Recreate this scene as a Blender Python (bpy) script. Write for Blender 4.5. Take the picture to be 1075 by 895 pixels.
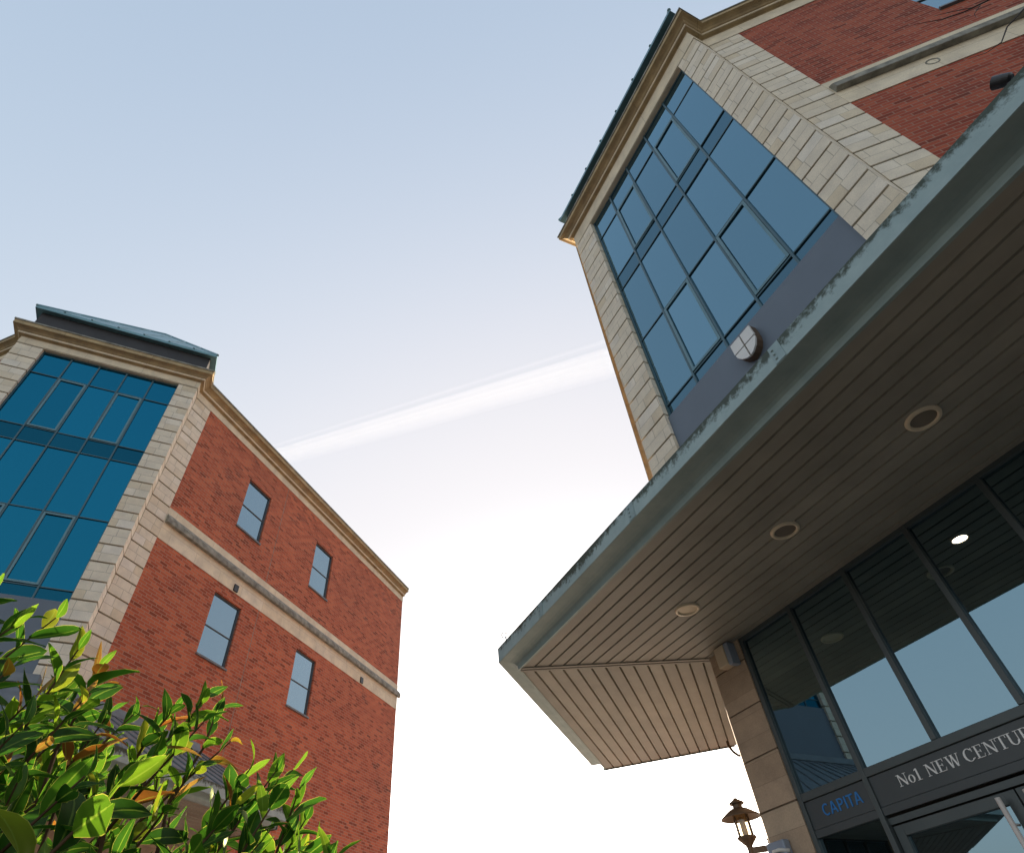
import bpy, bmesh, math, random
from mathutils import Vector, Matrix
R = math.radians
rnd = random.Random(7)

# ------------------------------------------------------------------ camera, sky, sun, exposure
S = bpy.context.scene
for o in list(bpy.data.objects):
    bpy.data.objects.remove(o)
col = S.collection
cam = bpy.data.cameras.new('camera')
cam_ob = bpy.data.objects.new('camera', cam)
col.objects.link(cam_ob)
Rr = Vector((0.9320138302634813, 0.35693903092795637, -0.0628072320501878))
Dd = Vector((-0.29520995922706195, 0.6471512748718553, -0.7028842773920105))
Ff = Vector((-0.2102410525343496, 0.6736391880168076, 0.7085258952200019))
m = Matrix((Rr, -Dd, -Ff)).transposed().to_4x4()
m.translation = (0, 0, 1.6)
cam_ob.matrix_world = m
cam.sensor_width = 36
cam.lens = 36 * 621.64 / 1075
cam.shift_x = 0.01214
cam.shift_y = 0.0148
cam.clip_start = 0.02
cam.clip_end = 20000
S.camera = cam_ob
S.render.resolution_x, S.render.resolution_y = 1024, 852

SUN_AZ, SUN_EL = R(-11), R(9)          # azimuth from +Y towards +X
SKY_TINT, SKY_KNEE, SKY_TOP, SKY_TAIL = (1.0, 1.0, 1.0), (0.100, 0.104, 0.108), (0.81, 0.795, 0.825), 2.0
world = bpy.data.worlds.new('World')
S.world = world
world.use_nodes = True
nt = world.node_tree
nt.nodes.clear()
wo = nt.nodes.new('ShaderNodeOutputWorld')
bg = nt.nodes.new('ShaderNodeBackground')
sky = nt.nodes.new('ShaderNodeTexSky')
sky.sky_type = 'NISHITA'
sky.sun_disc = False
sky.sun_elevation = SUN_EL
sky.sun_rotation = SUN_AZ
sky.altitude = 50
sky.air_density = 1.0
sky.dust_density = 4.0
sky.ozone_density = 1.6
# hazy, milky sky: the clear-sky radiance is compressed softly, only the glow round the sun stays bright
spx = nt.nodes.new('ShaderNodeSeparateColor'); cmb = nt.nodes.new('ShaderNodeCombineColor')
nt.links.new(sky.outputs[0], spx.inputs[0])
def mth(op, a, b=None, c=None):
    n_ = nt.nodes.new('ShaderNodeMath'); n_.operation = op
    for k_, v_ in enumerate((a, b, c)):
        if v_ is None: continue
        if isinstance(v_, (int, float)): n_.inputs[k_].default_value = v_
        else: nt.links.new(v_, n_.inputs[k_])
    return n_.outputs[0]
for ch in range(3):
    x_ = mth('MULTIPLY', spx.outputs[ch], 0.15 * SKY_TINT[ch])
    e_ = mth('EXPONENT', mth('MULTIPLY', x_, -1 / SKY_KNEE[ch]))
    soft = mth('MULTIPLY_ADD', e_, -SKY_TOP[ch], SKY_TOP[ch])
    g_ = mth('SUBTRACT', mth('MULTIPLY', spx.outputs[1], 0.15), 0.62)
    rise = mth('ADD', mth('SQRT', mth('MULTIPLY_ADD', g_, g_, 0.05)), g_)
    tail = mth('MULTIPLY', rise, SKY_TAIL * 0.5 * (1.0, 0.94, 0.86)[ch])
    nt.links.new(mth('MULTIPLY', mth('ADD', soft, tail), 1 / (4 * 0.15)), cmb.inputs[ch])
nt.links.new(cmb.outputs[0], bg.inputs[0])
nt.links.new(bg.outputs[0], wo.inputs[0])
bg.inputs[1].default_value = 0.15

sl = bpy.data.lights.new('sun', 'SUN')
sl.energy = 2.8
sl.angle = R(0.5)
sl.color = (1.0, 0.80, 0.58)
so = bpy.data.objects.new('sun', sl)
col.objects.link(so)
sd = Vector((math.sin(SUN_AZ) * math.cos(SUN_EL), math.cos(SUN_AZ) * math.cos(SUN_EL), math.sin(SUN_EL)))
so.rotation_euler = sd.to_track_quat('Z', 'Y').to_euler()
so.location = (0, 0, 60)

S.view_settings.view_transform = 'Standard'
S.view_settings.look = 'None'
S.view_settings.gamma = 1
S.view_settings.exposure = 2.1
S.cycles.max_bounces = 8
S.cycles.diffuse_bounces = 5
S.cycles.transparent_max_bounces = 16

# ------------------------------------------------------------------ helpers
def tag(o, label=None, cat=None, group=None, kind=None):
    if label: o['label'] = label
    if cat: o['category'] = cat
    if group: o['group'] = group
    if kind: o['kind'] = kind
    return o

def empty(name, loc):
    o = bpy.data.objects.new(name, None)
    o.empty_display_size = 0.3
    col.objects.link(o)
    o.location = loc
    return o

class MB:
    """collects faces (with uv in metres) and links them as ONE mesh object"""
    def __init__(s):
        s.v = []; s.f = []; s.uv = []; s.tint = []
    def face(s, pts, uv=None, tint=0.0):
        i = len(s.v)
        s.v += [tuple(p) for p in pts]
        s.f.append(list(range(i, i + len(pts))))
        s.uv.append(uv or [(0, 0)] * len(pts))
        s.tint.append(tint)
    def box(s, F, a0, a1, o0, o1, z0, z1, uo=(0, 0)):
        P = F.P
        q = lambda pts: s.face([P(*p) for p in pts],
                               [((p[0] if abs(pts[0][0] - pts[2][0]) > 1e-6 else p[1]) + uo[0],
                                 (p[2] if abs(pts[0][2] - pts[2][2]) > 1e-6 else p[1]) + uo[1]) for p in pts])
        q([(a0, o1, z0), (a1, o1, z0), (a1, o1, z1), (a0, o1, z1)])
        q([(a0, o0, z0), (a1, o0, z0), (a1, o0, z1), (a0, o0, z1)])
        q([(a0, o0, z0), (a0, o1, z0), (a0, o1, z1), (a0, o0, z1)])
        q([(a1, o0, z0), (a1, o1, z0), (a1, o1, z1), (a1, o0, z1)])
        q([(a0, o0, z0), (a1, o0, z0), (a1, o1, z0), (a0, o1, z0)])
        q([(a0, o0, z1), (a1, o0, z1), (a1, o1, z1), (a0, o1, z1)])
    def tube(s, pts, rads, n=8, caps=True):
        pts = [Vector(p) for p in pts]
        if not hasattr(rads, '__len__'): rads = [rads] * len(pts)
        rings = []
        x = None
        for i, p in enumerate(pts):
            d = (pts[min(i + 1, len(pts) - 1)] - pts[max(i - 1, 0)]).normalized()
            if x is None:
                x = d.orthogonal().normalized()
            else:
                x = (x - d * x.dot(d)).normalized()
            y = d.cross(x)
            rings.append([p + (x * math.cos(2 * math.pi * k / n) + y * math.sin(2 * math.pi * k / n)) * rads[i] for k in range(n)])
        for a, b in zip(rings, rings[1:]):
            for k in range(n):
                s.face([a[k], a[(k + 1) % n], b[(k + 1) % n], b[k]])
        if caps:
            s.face(rings[0][::-1]); s.face(rings[-1])
    def lathe(s, c, prof, n=24, axis=None):
        c = Vector(c)
        ax = Vector(axis or (0, 0, 1)).normalized()
        x = ax.orthogonal().normalized(); y = ax.cross(x)
        rings = [[c + ax * z + (x * math.cos(2 * math.pi * k / n) + y * math.sin(2 * math.pi * k / n)) * max(r, 1e-4) for k in range(n)] for r, z in prof]
        for a, b in zip(rings, rings[1:]):
            for k in range(n):
                s.face([a[k], a[(k + 1) % n], b[(k + 1) % n], b[k]])
    def build(s, name, mat, parent=None, smooth=False, weld=True, bevel=0, out=None):
        me = bpy.data.meshes.new(name)
        me.from_pydata(s.v, [], s.f)
        l = me.uv_layers.new(name='UVMap')
        k = 0
        for f in s.uv:
            for t in f:
                l.data[k].uv = t
                k += 1
        at = me.attributes.new('tint', 'FLOAT', 'FACE')
        at.data.foreach_set('value', s.tint)
        bm = bmesh.new(); bm.from_mesh(me)
        if weld:
            bmesh.ops.remove_doubles(bm, verts=bm.verts, dist=1e-5)
        bmesh.ops.recalc_face_normals(bm, faces=bm.faces)
        if out is not None:                     # open sheets: make every face look outwards
            bm.normal_update()
            bmesh.ops.reverse_faces(bm, faces=[f for f in bm.faces if f.normal.dot(Vector((out[0], out[1], 0))) < 0])
        bm.to_mesh(me); bm.free()
        if smooth:
            for p in me.polygons: p.use_smooth = True
        me.materials.append(mat)
        o = bpy.data.objects.new(name, me)
        col.objects.link(o)
        if bevel:
            b = o.modifiers.new('bevel', 'BEVEL'); b.width = bevel; b.segments = 2; b.limit_method = 'ANGLE'; b.angle_limit = R(40)
        if parent is not None:
            o.parent = parent
            o.matrix_parent_inverse = Matrix.Identity(4) if parent.type == 'MESH' else Matrix.Translation(-Vector(parent.location))
        return o

class Frame:
    """a wall: origin O, along a, outward o"""
    def __init__(s, O, a, o):
        s.O = Vector((O[0], O[1])); s.a = Vector(a[:2]); s.o = Vector(o[:2])
    def P(s, a, o, z):
        q = s.O + s.a * a + s.o * o
        return Vector((q.x, q.y, z))

def cross2(F, off_f, G, off_g):
    """plan point where wall F pushed out by off_f meets wall G pushed out by off_g"""
    A = Matrix((F.o, G.o)); b = Vector((F.o.dot(F.O) + off_f, G.o.dot(G.O) + off_g))
    return A.inverted() @ b

def sweep(mb, path, normals, prof, caps=True):
    """path: plan points, normals: outward normal per segment, prof: (out, z)"""
    n = len(path)
    off = []
    for i in range(n):
        if i == 0: v = normals[0]
        elif i == n - 1: v = normals[-1]
        else: v = (normals[i - 1] + normals[i]) / (1 + normals[i - 1].dot(normals[i]))
        off.append(v)
    L = [0]
    for i in range(1, n): L.append(L[-1] + (path[i] - path[i - 1]).length)
    V = [0]
    for j in range(1, len(prof)): V.append(V[-1] + math.dist(prof[j], prof[j - 1]))
    pt = lambda i, j: Vector((*(path[i] + off[i] * prof[j][0]), prof[j][1]))
    for i in range(n - 1):
        for j in range(len(prof) - 1):
            mb.face([pt(i, j), pt(i + 1, j), pt(i + 1, j + 1), pt(i, j + 1)],
                    [(L[i], V[j]), (L[i + 1], V[j]), (L[i + 1], V[j + 1]), (L[i], V[j + 1])])
    if caps:
        mb.face([pt(0, j) for j in range(len(prof))], [prof[j] for j in range(len(prof))])
        mb.face([pt(n - 1, j) for j in range(len(prof))], [prof[j] for j in range(len(prof))])

# ------------------------------------------------------------------ materials
def new_mat(name):
    mt = bpy.data.materials.new(name)
    mt.use_nodes = True
    t = mt.node_tree
    b = t.nodes['Principled BSDF']
    return mt, t, b
def N(t, kind, **kw):
    n = t.nodes.new(kind)
    for k, v in kw.items(): setattr(n, k, v)
    return n
def ramp(t, fac, stops):
    r = N(t, 'ShaderNodeValToRGB')
    while len(r.color_ramp.elements) < len(stops): r.color_ramp.elements.new(0.5)
    for e, (p, c) in zip(r.color_ramp.elements, stops):
        e.position = p; e.color = (*c, 1) if len(c) == 3 else c
    t.links.new(fac, r.inputs[0])
    return r
def mixc(t, fac, a, b, mode='MIX'):
    x = N(t, 'ShaderNodeMix', data_type='RGBA', blend_type=mode)
    if isinstance(fac, (int, float)): x.inputs[0].default_value = fac
    else: t.links.new(fac, x.inputs[0])
    for k, v in ((6, a), (7, b)):
        if isinstance(v, tuple): x.inputs[k].default_value = (*v, 1)
        else: t.links.new(v, x.inputs[k])
    return x.outputs[2]
def noise(t, vec, scale, detail=4, rough=0.55):
    n = N(t, 'ShaderNodeTexNoise')
    n.inputs['Scale'].default_value = scale; n.inputs['Detail'].default_value = detail; n.inputs['Roughness'].default_value = rough
    t.links.new(vec, n.inputs['Vector'])
    return n.outputs[0]
def coords(t):
    c = N(t, 'ShaderNodeTexCoord')
    return c.outputs['UV'], c.outputs['Object']

def simple(name, color, rough=0.6, metal=0.0, var=0.12, scale=3.0, bump=0.0, spec=0.5):
    mt, t, b = new_mat(name)
    uv, ob = coords(t)
    f = noise(t, ob, scale)
    lo = tuple(c * (1 - var) for c in color); hi = tuple(min(1, c * (1 + var)) for c in color)
    r = ramp(t, f, [(0.3, lo), (0.7, hi)])
    t.links.new(r.outputs[0], b.inputs['Base Color'])
    b.inputs['Roughness'].default_value = rough
    b.inputs['Metallic'].default_value = metal
    b.inputs['Specular IOR Level'].default_value = spec
    if bump:
        bp = N(t, 'ShaderNodeBump'); bp.inputs['Strength'].default_value = bump; bp.inputs['Distance'].default_value = 0.01
        t.links.new(noise(t, ob, scale * 14), bp.inputs['Height'])
        t.links.new(bp.outputs[0], b.inputs['Normal'])
    return mt

def brick_mat(name, c1, c2, dark, mortar):
    mt, t, b = new_mat(name)
    uv, ob = coords(t)
    br = N(t, 'ShaderNodeTexBrick')
    br.offset = 0.5
    t.links.new(uv, br.inputs['Vector'])
    br.inputs['Scale'].default_value = 1
    br.inputs['Brick Width'].default_value = 0.225
    br.inputs['Row Height'].default_value = 0.075
    br.inputs['Mortar Size'].default_value = 0.0085
    br.inputs['Mortar Smooth'].default_value = 0.3
    br.inputs['Bias'].default_value = 0.0
    br.inputs['Color1'].default_value = (0, 0, 0, 1)
    br.inputs['Color2'].default_value = (1, 1, 1, 1)
    br.inputs['Mortar'].default_value = (0.5, 0.5, 0.5, 1)
    # per-brick random value -> colour
    r = ramp(t, br.outputs['Color'], [(0.0, tuple(x * 0.62 for x in c1)), (0.22, c1), (0.6, c2), (1.0, (c2[0] * 1.16, c2[1] * 1.30, c2[2] * 1.25))])
    # patches of darker, bluish bricks
    pn = noise(t, uv, 1.5, 5, 0.62)
    gate = ramp(t, pn, [(0.54, (0, 0, 0)), (0.74, (0.62, 0.62, 0.62))])
    sel = ramp(t, br.outputs['Color'], [(0.30, (1, 1, 1)), (0.62, (0, 0, 0))])
    mm = N(t, 'ShaderNodeMath', operation='MULTIPLY')
    t.links.new(gate.outputs[0], mm.inputs[0]); t.links.new(sel.outputs[0], mm.inputs[1])
    base = mixc(t, mm.outputs[0], r.outputs[0], dark)
    big = ramp(t, noise(t, uv, 0.5, 3), [(0.3, (0.86, 0.86, 0.88)), (0.7, (1.1, 1.07, 1.03))])
    base = mixc(t, 1.0, base, big.outputs[0], 'MULTIPLY')
    fine = ramp(t, noise(t, uv, 38, 3), [(0.25, (0.84, 0.84, 0.84)), (0.75, (1.12, 1.12, 1.12))])
    base = mixc(t, 1.0, base, fine.outputs[0], 'MULTIPLY')
    out = mixc(t, br.outputs['Fac'], base, mortar)
    t.links.new(out, b.inputs['Base Color'])
    b.inputs['Roughness'].default_value = 0.88
    b.inputs['Specular IOR Level'].default_value = 0.25
    bp = N(t, 'ShaderNodeBump', invert=True); bp.inputs['Strength'].default_value = 0.7; bp.inputs['Distance'].default_value = 0.008
    t.links.new(br.outputs['Fac'], bp.inputs['Height'])
    t.links.new(bp.outputs[0], b.inputs['Normal'])
    return mt

def stone_mat(name, c1, c2, c3, bw, rh, mort=0.004, stain=0.14):
    mt, t, b = new_mat(name)
    uv, ob = coords(t)
    br = N(t, 'ShaderNodeTexBrick'); br.offset = 0.37; br.squash = 1.5; br.squash_frequency = 3
    t.links.new(uv, br.inputs['Vector'])
    br.inputs['Scale'].default_value = 1
    br.inputs['Brick Width'].default_value = bw
    br.inputs['Row Height'].default_value = rh
    br.inputs['Mortar Size'].default_value = mort
    br.inputs['Mortar Smooth'].default_value = 0.2
    br.inputs['Color1'].default_value = (0, 0, 0, 1); br.inputs['Color2'].default_value = (1, 1, 1, 1)
    br.inputs['Mortar'].default_value = (0.5, 0.5, 0.5, 1)
    r = ramp(t, br.outputs['Color'], [(0.0, c1), (0.3, c2), (0.75, c2), (1.0, c3)])
    st = ramp(t, noise(t, uv, 2.6, 6, 0.65), [(0.35, (1 - stain, 1 - stain, 1 - stain * 0.9)), (0.68, (1.06, 1.05, 1.04))])
    c = mixc(t, 1.0, r.outputs[0], st.outputs[0], 'MULTIPLY')
    fn = ramp(t, noise(t, uv, 60, 3), [(0.3, (0.9, 0.9, 0.9)), (0.7, (1.07, 1.07, 1.07))])
    c = mixc(t, 1.0, c, fn.outputs[0], 'MULTIPLY')
    c = mixc(t, br.outputs['Fac'], c, tuple(x * 0.5 for x in c2))
    t.links.new(c, b.inputs['Base Color'])
    b.inputs['Roughness'].default_value = 0.85
    b.inputs['Specular IOR Level'].default_value = 0.25
    bp = N(t, 'ShaderNodeBump', invert=True); bp.inputs['Strength'].default_value = 0.5; bp.inputs['Distance'].default_value = 0.006
    t.links.new(br.outputs['Fac'], bp.inputs['Height']); t.links.new(bp.outputs[0], b.inputs['Normal'])
    return mt

def glass_mirror(name, dark, tint, fac):
    """dark solar-control glass: body colour plus a tinted mirror coat"""
    mt, t, b = new_mat(name)
    uv, ob = coords(t)
    t.nodes.remove(b)
    out = t.nodes['Material Output']
    df = N(t, 'ShaderNodeBsdfDiffuse'); df.inputs[0].default_value = (*dark, 1)
    gl = N(t, 'ShaderNodeBsdfGlossy'); gl.inputs['Roughness'].default_value = 0.015
    oi = N(t, 'ShaderNodeObjectInfo')
    vr = ramp(t, oi.outputs['Random'], [(0.0, tuple(c * 0.90 for c in tint)), (1.0, tuple(min(1, c * 1.10) for c in tint))])
    t.links.new(vr.outputs[0], gl.inputs[0])
    lw = N(t, 'ShaderNodeFresnel'); lw.inputs[0].default_value = 1.5
    ad = N(t, 'ShaderNodeMath', operation='ADD', use_clamp=True); ad.inputs[1].default_value = fac
    t.links.new(lw.outputs[0], ad.inputs[0])
    bp = N(t, 'ShaderNodeBump'); bp.inputs['Strength'].default_value = 0.06; bp.inputs['Distance'].default_value = 0.02
    t.links.new(noise(t, uv, 0.9, 1), bp.inputs['Height'])
    t.links.new(bp.outputs[0], gl.inputs['Normal'])
    mx = N(t, 'ShaderNodeMixShader')
    t.links.new(ad.outputs[0], mx.inputs[0]); t.links.new(df.outputs[0], mx.inputs[1]); t.links.new(gl.outputs[0], mx.inputs[2])
    t.links.new(mx.outputs[0], out.inputs[0])
    return mt

def glass_clear(name, trans, tint, fac):
    mt, t, b = new_mat(name)
    t.nodes.remove(b)
    out = t.nodes['Material Output']
    tr = N(t, 'ShaderNodeBsdfTransparent'); tr.inputs[0].default_value = (*trans, 1)
    gl = N(t, 'ShaderNodeBsdfGlossy'); gl.inputs['Roughness'].default_value = 0.01; gl.inputs[0].default_value = (*tint, 1)
    fr = N(t, 'ShaderNodeFresnel'); fr.inputs[0].default_value = 1.5
    ad = N(t, 'ShaderNodeMath', operation='ADD', use_clamp=True); ad.inputs[1].default_value = fac
    t.links.new(fr.outputs[0], ad.inputs[0])
    mx = N(t, 'ShaderNodeMixShader')
    t.links.new(ad.outputs[0], mx.inputs[0]); t.links.new(tr.outputs[0], mx.inputs[1]); t.links.new(gl.outputs[0], mx.inputs[2])
    t.links.new(mx.outputs[0], out.inputs[0])
    return mt

def fascia_mat():
    """blue-grey weathered metal; moss hangs down from its top edge (uv v runs up the profile)"""
    mt, t, b = new_mat('weathered_metal_fascia')
    uv, ob = coords(t)
    sep = N(t, 'ShaderNodeSeparateXYZ'); t.links.new(uv, sep.inputs[0])
    base = ramp(t, noise(t, ob, 5, 5, 0.65), [(0.3, (0.26, 0.345, 0.345)), (0.7, (0.34, 0.43, 0.42))])
    # moss: v is about 0.36 at the lower lip and 0.555 at the top edge
    mr = N(t, 'ShaderNodeMapRange'); mr.inputs['From Min'].default_value = MOSS0; mr.inputs['From Max'].default_value = MOSS1
    t.links.new(sep.outputs[1], mr.inputs[0])
    n1 = noise(t, ob, 16, 6, 0.7)
    n2 = noise(t, ob, 1.1, 2)
    a = N(t, 'ShaderNodeMath', operation='MULTIPLY_ADD'); a.inputs[1].default_value = 1.2; a.inputs[2].default_value = -1.2
    t.links.new(n1, a.inputs[0])
    a2 = N(t, 'ShaderNodeMath', operation='ADD'); t.links.new(a.outputs[0], a2.inputs[0]); t.links.new(mr.outputs[0], a2.inputs[1])
    a3 = N(t, 'ShaderNodeMath', operation='MULTIPLY_ADD'); a3.inputs[1].default_value = 0.9; t.links.new(n2, a3.inputs[0]); t.links.new(a2.outputs[0], a3.inputs[2])
    g = ramp(t, a3.outputs[0], [(0.55, (0, 0, 0)), (0.78, (1, 1, 1))])
    c = mixc(t, g.outputs[0], base.outputs[0], (0.035, 0.05, 0.03))
    t.links.new(c, b.inputs['Base Color'])
    b.inputs['Roughness'].default_value = 0.5
    b.inputs['Metallic'].default_value = 0.15
    return mt
MOSS0, MOSS1 = 0.34, 0.60

def board_mat():
    mt, t, b = new_mat('beige_soffit_boards')
    uv, ob = coords(t)
    c = ramp(t, noise(t, ob, 2.0, 4), [(0.3, (0.285, 0.27, 0.225)), (0.7, (0.36, 0.34, 0.285))])
    at = N(t, 'ShaderNodeAttribute', attribute_name='tint')
    v = ramp(t, at.outputs['Fac'], [(0.0, (0.86, 0.86, 0.86)), (1.0, (1.06, 1.06, 1.06))])
    c = mixc(t, 1.0, c.outputs[0], v.outputs[0], 'MULTIPLY')
    sp = ramp(t, noise(t, ob, 9, 6, 0.75), [(0.68, (1, 1, 1)), (0.78, (0.62, 0.58, 0.52))])
    c = mixc(t, 1.0, c, sp.outputs[0], 'MULTIPLY')
    t.links.new(c, b.inputs['Base Color'])
    b.inputs['Roughness'].default_value = 0.5
    return mt

def leaf_mat():
    mt, t, b = new_mat('glossy_shrub_leaf')
    out = t.nodes['Material Output']
    at = N(t, 'ShaderNodeAttribute', attribute_name='tint')
    uv, ob = coords(t)
    c = ramp(t, at.outputs['Fac'], [(0.0, (0.009, 0.030, 0.007)), (0.45, (0.020, 0.062, 0.010)), (0.72, (0.070, 0.125, 0.016)), (0.84, (0.15, 0.14, 0.02)), (0.88, (0.12, 0.045, 0.015)), (0.95, (0.10, 0.03, 0.015)), (1.0, (0.17, 0.095, 0.042))])
    # midrib (uv.x 0.5)
    sep = N(t, 'ShaderNodeSeparateXYZ'); t.links.new(uv, sep.inputs[0])
    sb = N(t, 'ShaderNodeMath', operation='SUBTRACT'); sb.inputs[1].default_value = 0.5; t.links.new(sep.outputs[0], sb.inputs[0])
    ab = N(t, 'ShaderNodeMath', operation='ABSOLUTE'); t.links.new(sb.outputs[0], ab.inputs[0])
    mid = ramp(t, ab.outputs[0], [(0.015, (0.5, 0.5, 0.5)), (0.05, (0, 0, 0))])
    edge = ramp(t, ab.outputs[0], [(0.47, (0, 0, 0)), (0.50, (0.8, 0.8, 0.8))])
    cc = mixc(t, mid.outputs[0], c.outputs[0], (0.16, 0.22, 0.06))
    cc = mixc(t, edge.outputs[0], cc, (0.34, 0.30, 0.12))  # cream rim light put into the colour of the leaf edges
    t.nodes.remove(b)
    df = N(t, 'ShaderNodeBsdfDiffuse'); t.links.new(cc, df.inputs[0])
    gs = N(t, 'ShaderNodeBsdfGlossy'); gs.inputs[0].default_value = (0.55, 0.62, 0.36, 1); gs.inputs['Roughness'].default_value = 0.33
    body = N(t, 'ShaderNodeMixShader'); body.inputs[0].default_value = 0.055
    t.links.new(df.outputs[0], body.inputs[1]); t.links.new(gs.outputs[0], body.inputs[2])
    tl = N(t, 'ShaderNodeBsdfTranslucent')
    tc = mixc(t, 1.0, cc, (3.4, 3.6, 1.4), 'MULTIPLY')
    t.links.new(tc, tl.inputs[0])
    mx = N(t, 'ShaderNodeMixShader'); mx.inputs[0].default_value = 0.42
    t.links.new(body.outputs[0], mx.inputs[1]); t.links.new(tl.outputs[0], mx.inputs[2])
    t.links.new(mx.outputs[0], out.inputs[0])
    return mt

def emit_mat(name, color, strength):
    mt, t, b = new_mat(name)
    b.inputs['Base Color'].default_value = (0.8, 0.8, 0.8, 1)
    b.inputs['Emission Color'].default_value = (*color, 1)
    b.inputs['Emission Strength'].default_value = strength
    return mt

M = dict(
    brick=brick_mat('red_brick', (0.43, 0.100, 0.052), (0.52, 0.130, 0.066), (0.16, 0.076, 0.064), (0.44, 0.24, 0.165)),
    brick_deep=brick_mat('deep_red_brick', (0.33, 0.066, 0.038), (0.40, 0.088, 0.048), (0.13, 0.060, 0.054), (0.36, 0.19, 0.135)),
    stone=stone_mat('buff_sandstone', (0.74, 0.63, 0.46), (0.82, 0.73, 0.58), (0.85, 0.78, 0.66), 0.36, 0.2235),
    stone_plain=stone_mat('plain_buff_stone', (0.80, 0.68, 0.49), (0.83, 0.72, 0.53), (0.85, 0.75, 0.58), 0.9, 0.60, 0.003, 0.2),
    cornice=stone_mat('ochre_stone_cornice', (0.46, 0.34, 0.18), (0.50, 0.38, 0.21), (0.54, 0.42, 0.26), 1.25, 9.0, 0.005, 0.35),
    joint=simple('dark_groove_shade', (0.075, 0.060, 0.045), 0.9, 0, 0.2, 8),  # shade of the quoin grooves put into the colour of their backing
    casement=simple('pale_teal_aluminium', (0.11, 0.215, 0.25), 0.35, 0.2, 0.08),
    plate=simple('blue_grey_metal_plate', (0.25, 0.33, 0.33), 0.45, 0.2, 0.15, 6),
    ledge=simple('lichened_lead_ledge', (0.25, 0.24, 0.20), 0.8, 0, 0.45, 6),
    pier=stone_mat('large_stone_blocks', (0.46, 0.35, 0.25), (0.52, 0.40, 0.29), (0.56, 0.45, 0.33), 3.0, 0.22, 0.0015, 0.22),
    glass_bay=glass_mirror('blue_solar_glass', (0.005, 0.02, 0.035), (0.40, 0.66, 0.80), 0.32),
    glass_bay_deep=glass_mirror('solar_glass_deep_reflection', (0.002, 0.018, 0.035), (0.03, 0.37, 0.62), 0.27),  # deeper sky reflection of the left bay put into the coat tint
    glass_spandrel=glass_mirror('dark_spandrel_glass', (0.004, 0.016, 0.026), (0.32, 0.55, 0.68), 0.22),
    glass_spandrel_deep=glass_mirror('spandrel_glass_deep_reflection', (0.002, 0.014, 0.024), (0.03, 0.27, 0.44), 0.20),  # same deeper reflection put into the spandrel tint
    glass_win=glass_mirror('grey_blue_window_glass', (0.05, 0.08, 0.10), (0.48, 0.66, 0.78), 0.38),
    spandrel=simple('slate_blue_panel', (0.115, 0.145, 0.185), 0.45, 0, 0.06, 1.5),
    frame=simple('dark_teal_aluminium', (0.05, 0.11, 0.135), 0.35, 0.2, 0.08),
    frame_dark=simple('dark_grey_aluminium', (0.03, 0.035, 0.04), 0.4, 0.2, 0.08),
    frame_win=simple('mid_grey_window_frame', (0.085, 0.10, 0.11), 0.4, 0.1, 0.06),
    frame_grey=simple('grey_painted_aluminium', (0.080, 0.098, 0.102), 0.4, 0.2, 0.06),
    roof=simple('teal_seamed_metal', (0.15, 0.28, 0.31), 0.42, 0.35, 0.15, 2),
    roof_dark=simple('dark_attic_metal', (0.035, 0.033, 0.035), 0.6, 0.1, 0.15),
    fascia=fascia_mat(), boards=board_mat(),
    lead=simple('grey_lead_sheet', (0.16, 0.17, 0.18), 0.55, 0.2, 0.2, 4),
    white=simple('white_painted_metal', (0.72, 0.71, 0.68), 0.45, 0, 0.05),
    offwhite=simple('cream_plastic', (0.62, 0.52, 0.38), 0.5, 0, 0.06),
    black=simple('black_plastic', (0.012, 0.012, 0.014), 0.4, 0, 0.1),
    steel=simple('brushed_steel', (0.55, 0.52, 0.50), 0.32, 0.9, 0.05),
    satin=simple('satin_pale_metal', (0.80, 0.74, 0.70), 0.35, 0.1, 0.03),
    brown=simple('brown_painted_iron', (0.16, 0.105, 0.065), 0.45, 0.3, 0.15, 8),
    boxgrey=simple('blue_grey_enamel', (0.30, 0.36, 0.46), 0.4, 0.1, 0.1),
    ring=simple('pale_trim_ring', (0.80, 0.68, 0.50), 0.4, 0.1, 0.08),
    lens=simple('dark_frosted_lens', (0.20, 0.17, 0.135), 0.35, 0, 0.1),
    letter=simple('white_lettering', (0.88, 0.90, 0.90), 0.5, 0, 0.02),
    letter_blue=simple('blue_lettering', (0.025, 0.20, 0.55), 0.5, 0, 0.05),
    sign=simple('dark_slate_sign_board', (0.060, 0.072, 0.078), 0.4, 0, 0.08),
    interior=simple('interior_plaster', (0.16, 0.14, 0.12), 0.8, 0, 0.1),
    clear=glass_clear('entrance_glass', (0.20, 0.21, 0.21), (0.56, 0.84, 0.98), 0.32),
    lampglass=glass_clear('lantern_glass', (0.85, 0.78, 0.62), (0.9, 0.85, 0.75), 0.05),
    bulb=simple('frosted_lamp_tube', (0.75, 0.60, 0.40), 0.5, 0, 0.1),
    downlight_on=emit_mat('lit_downlight', (1.0, 0.86, 0.66), 9.0),
    leaf=leaf_mat(),
    stem=simple('brown_shrub_stem', (0.10, 0.06, 0.035), 0.9, 0, 0.3, 20, 0, 0.1),
    bark=simple('dark_bark', (0.035, 0.028, 0.024), 0.85, 0, 0.3, 12),
)

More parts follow.
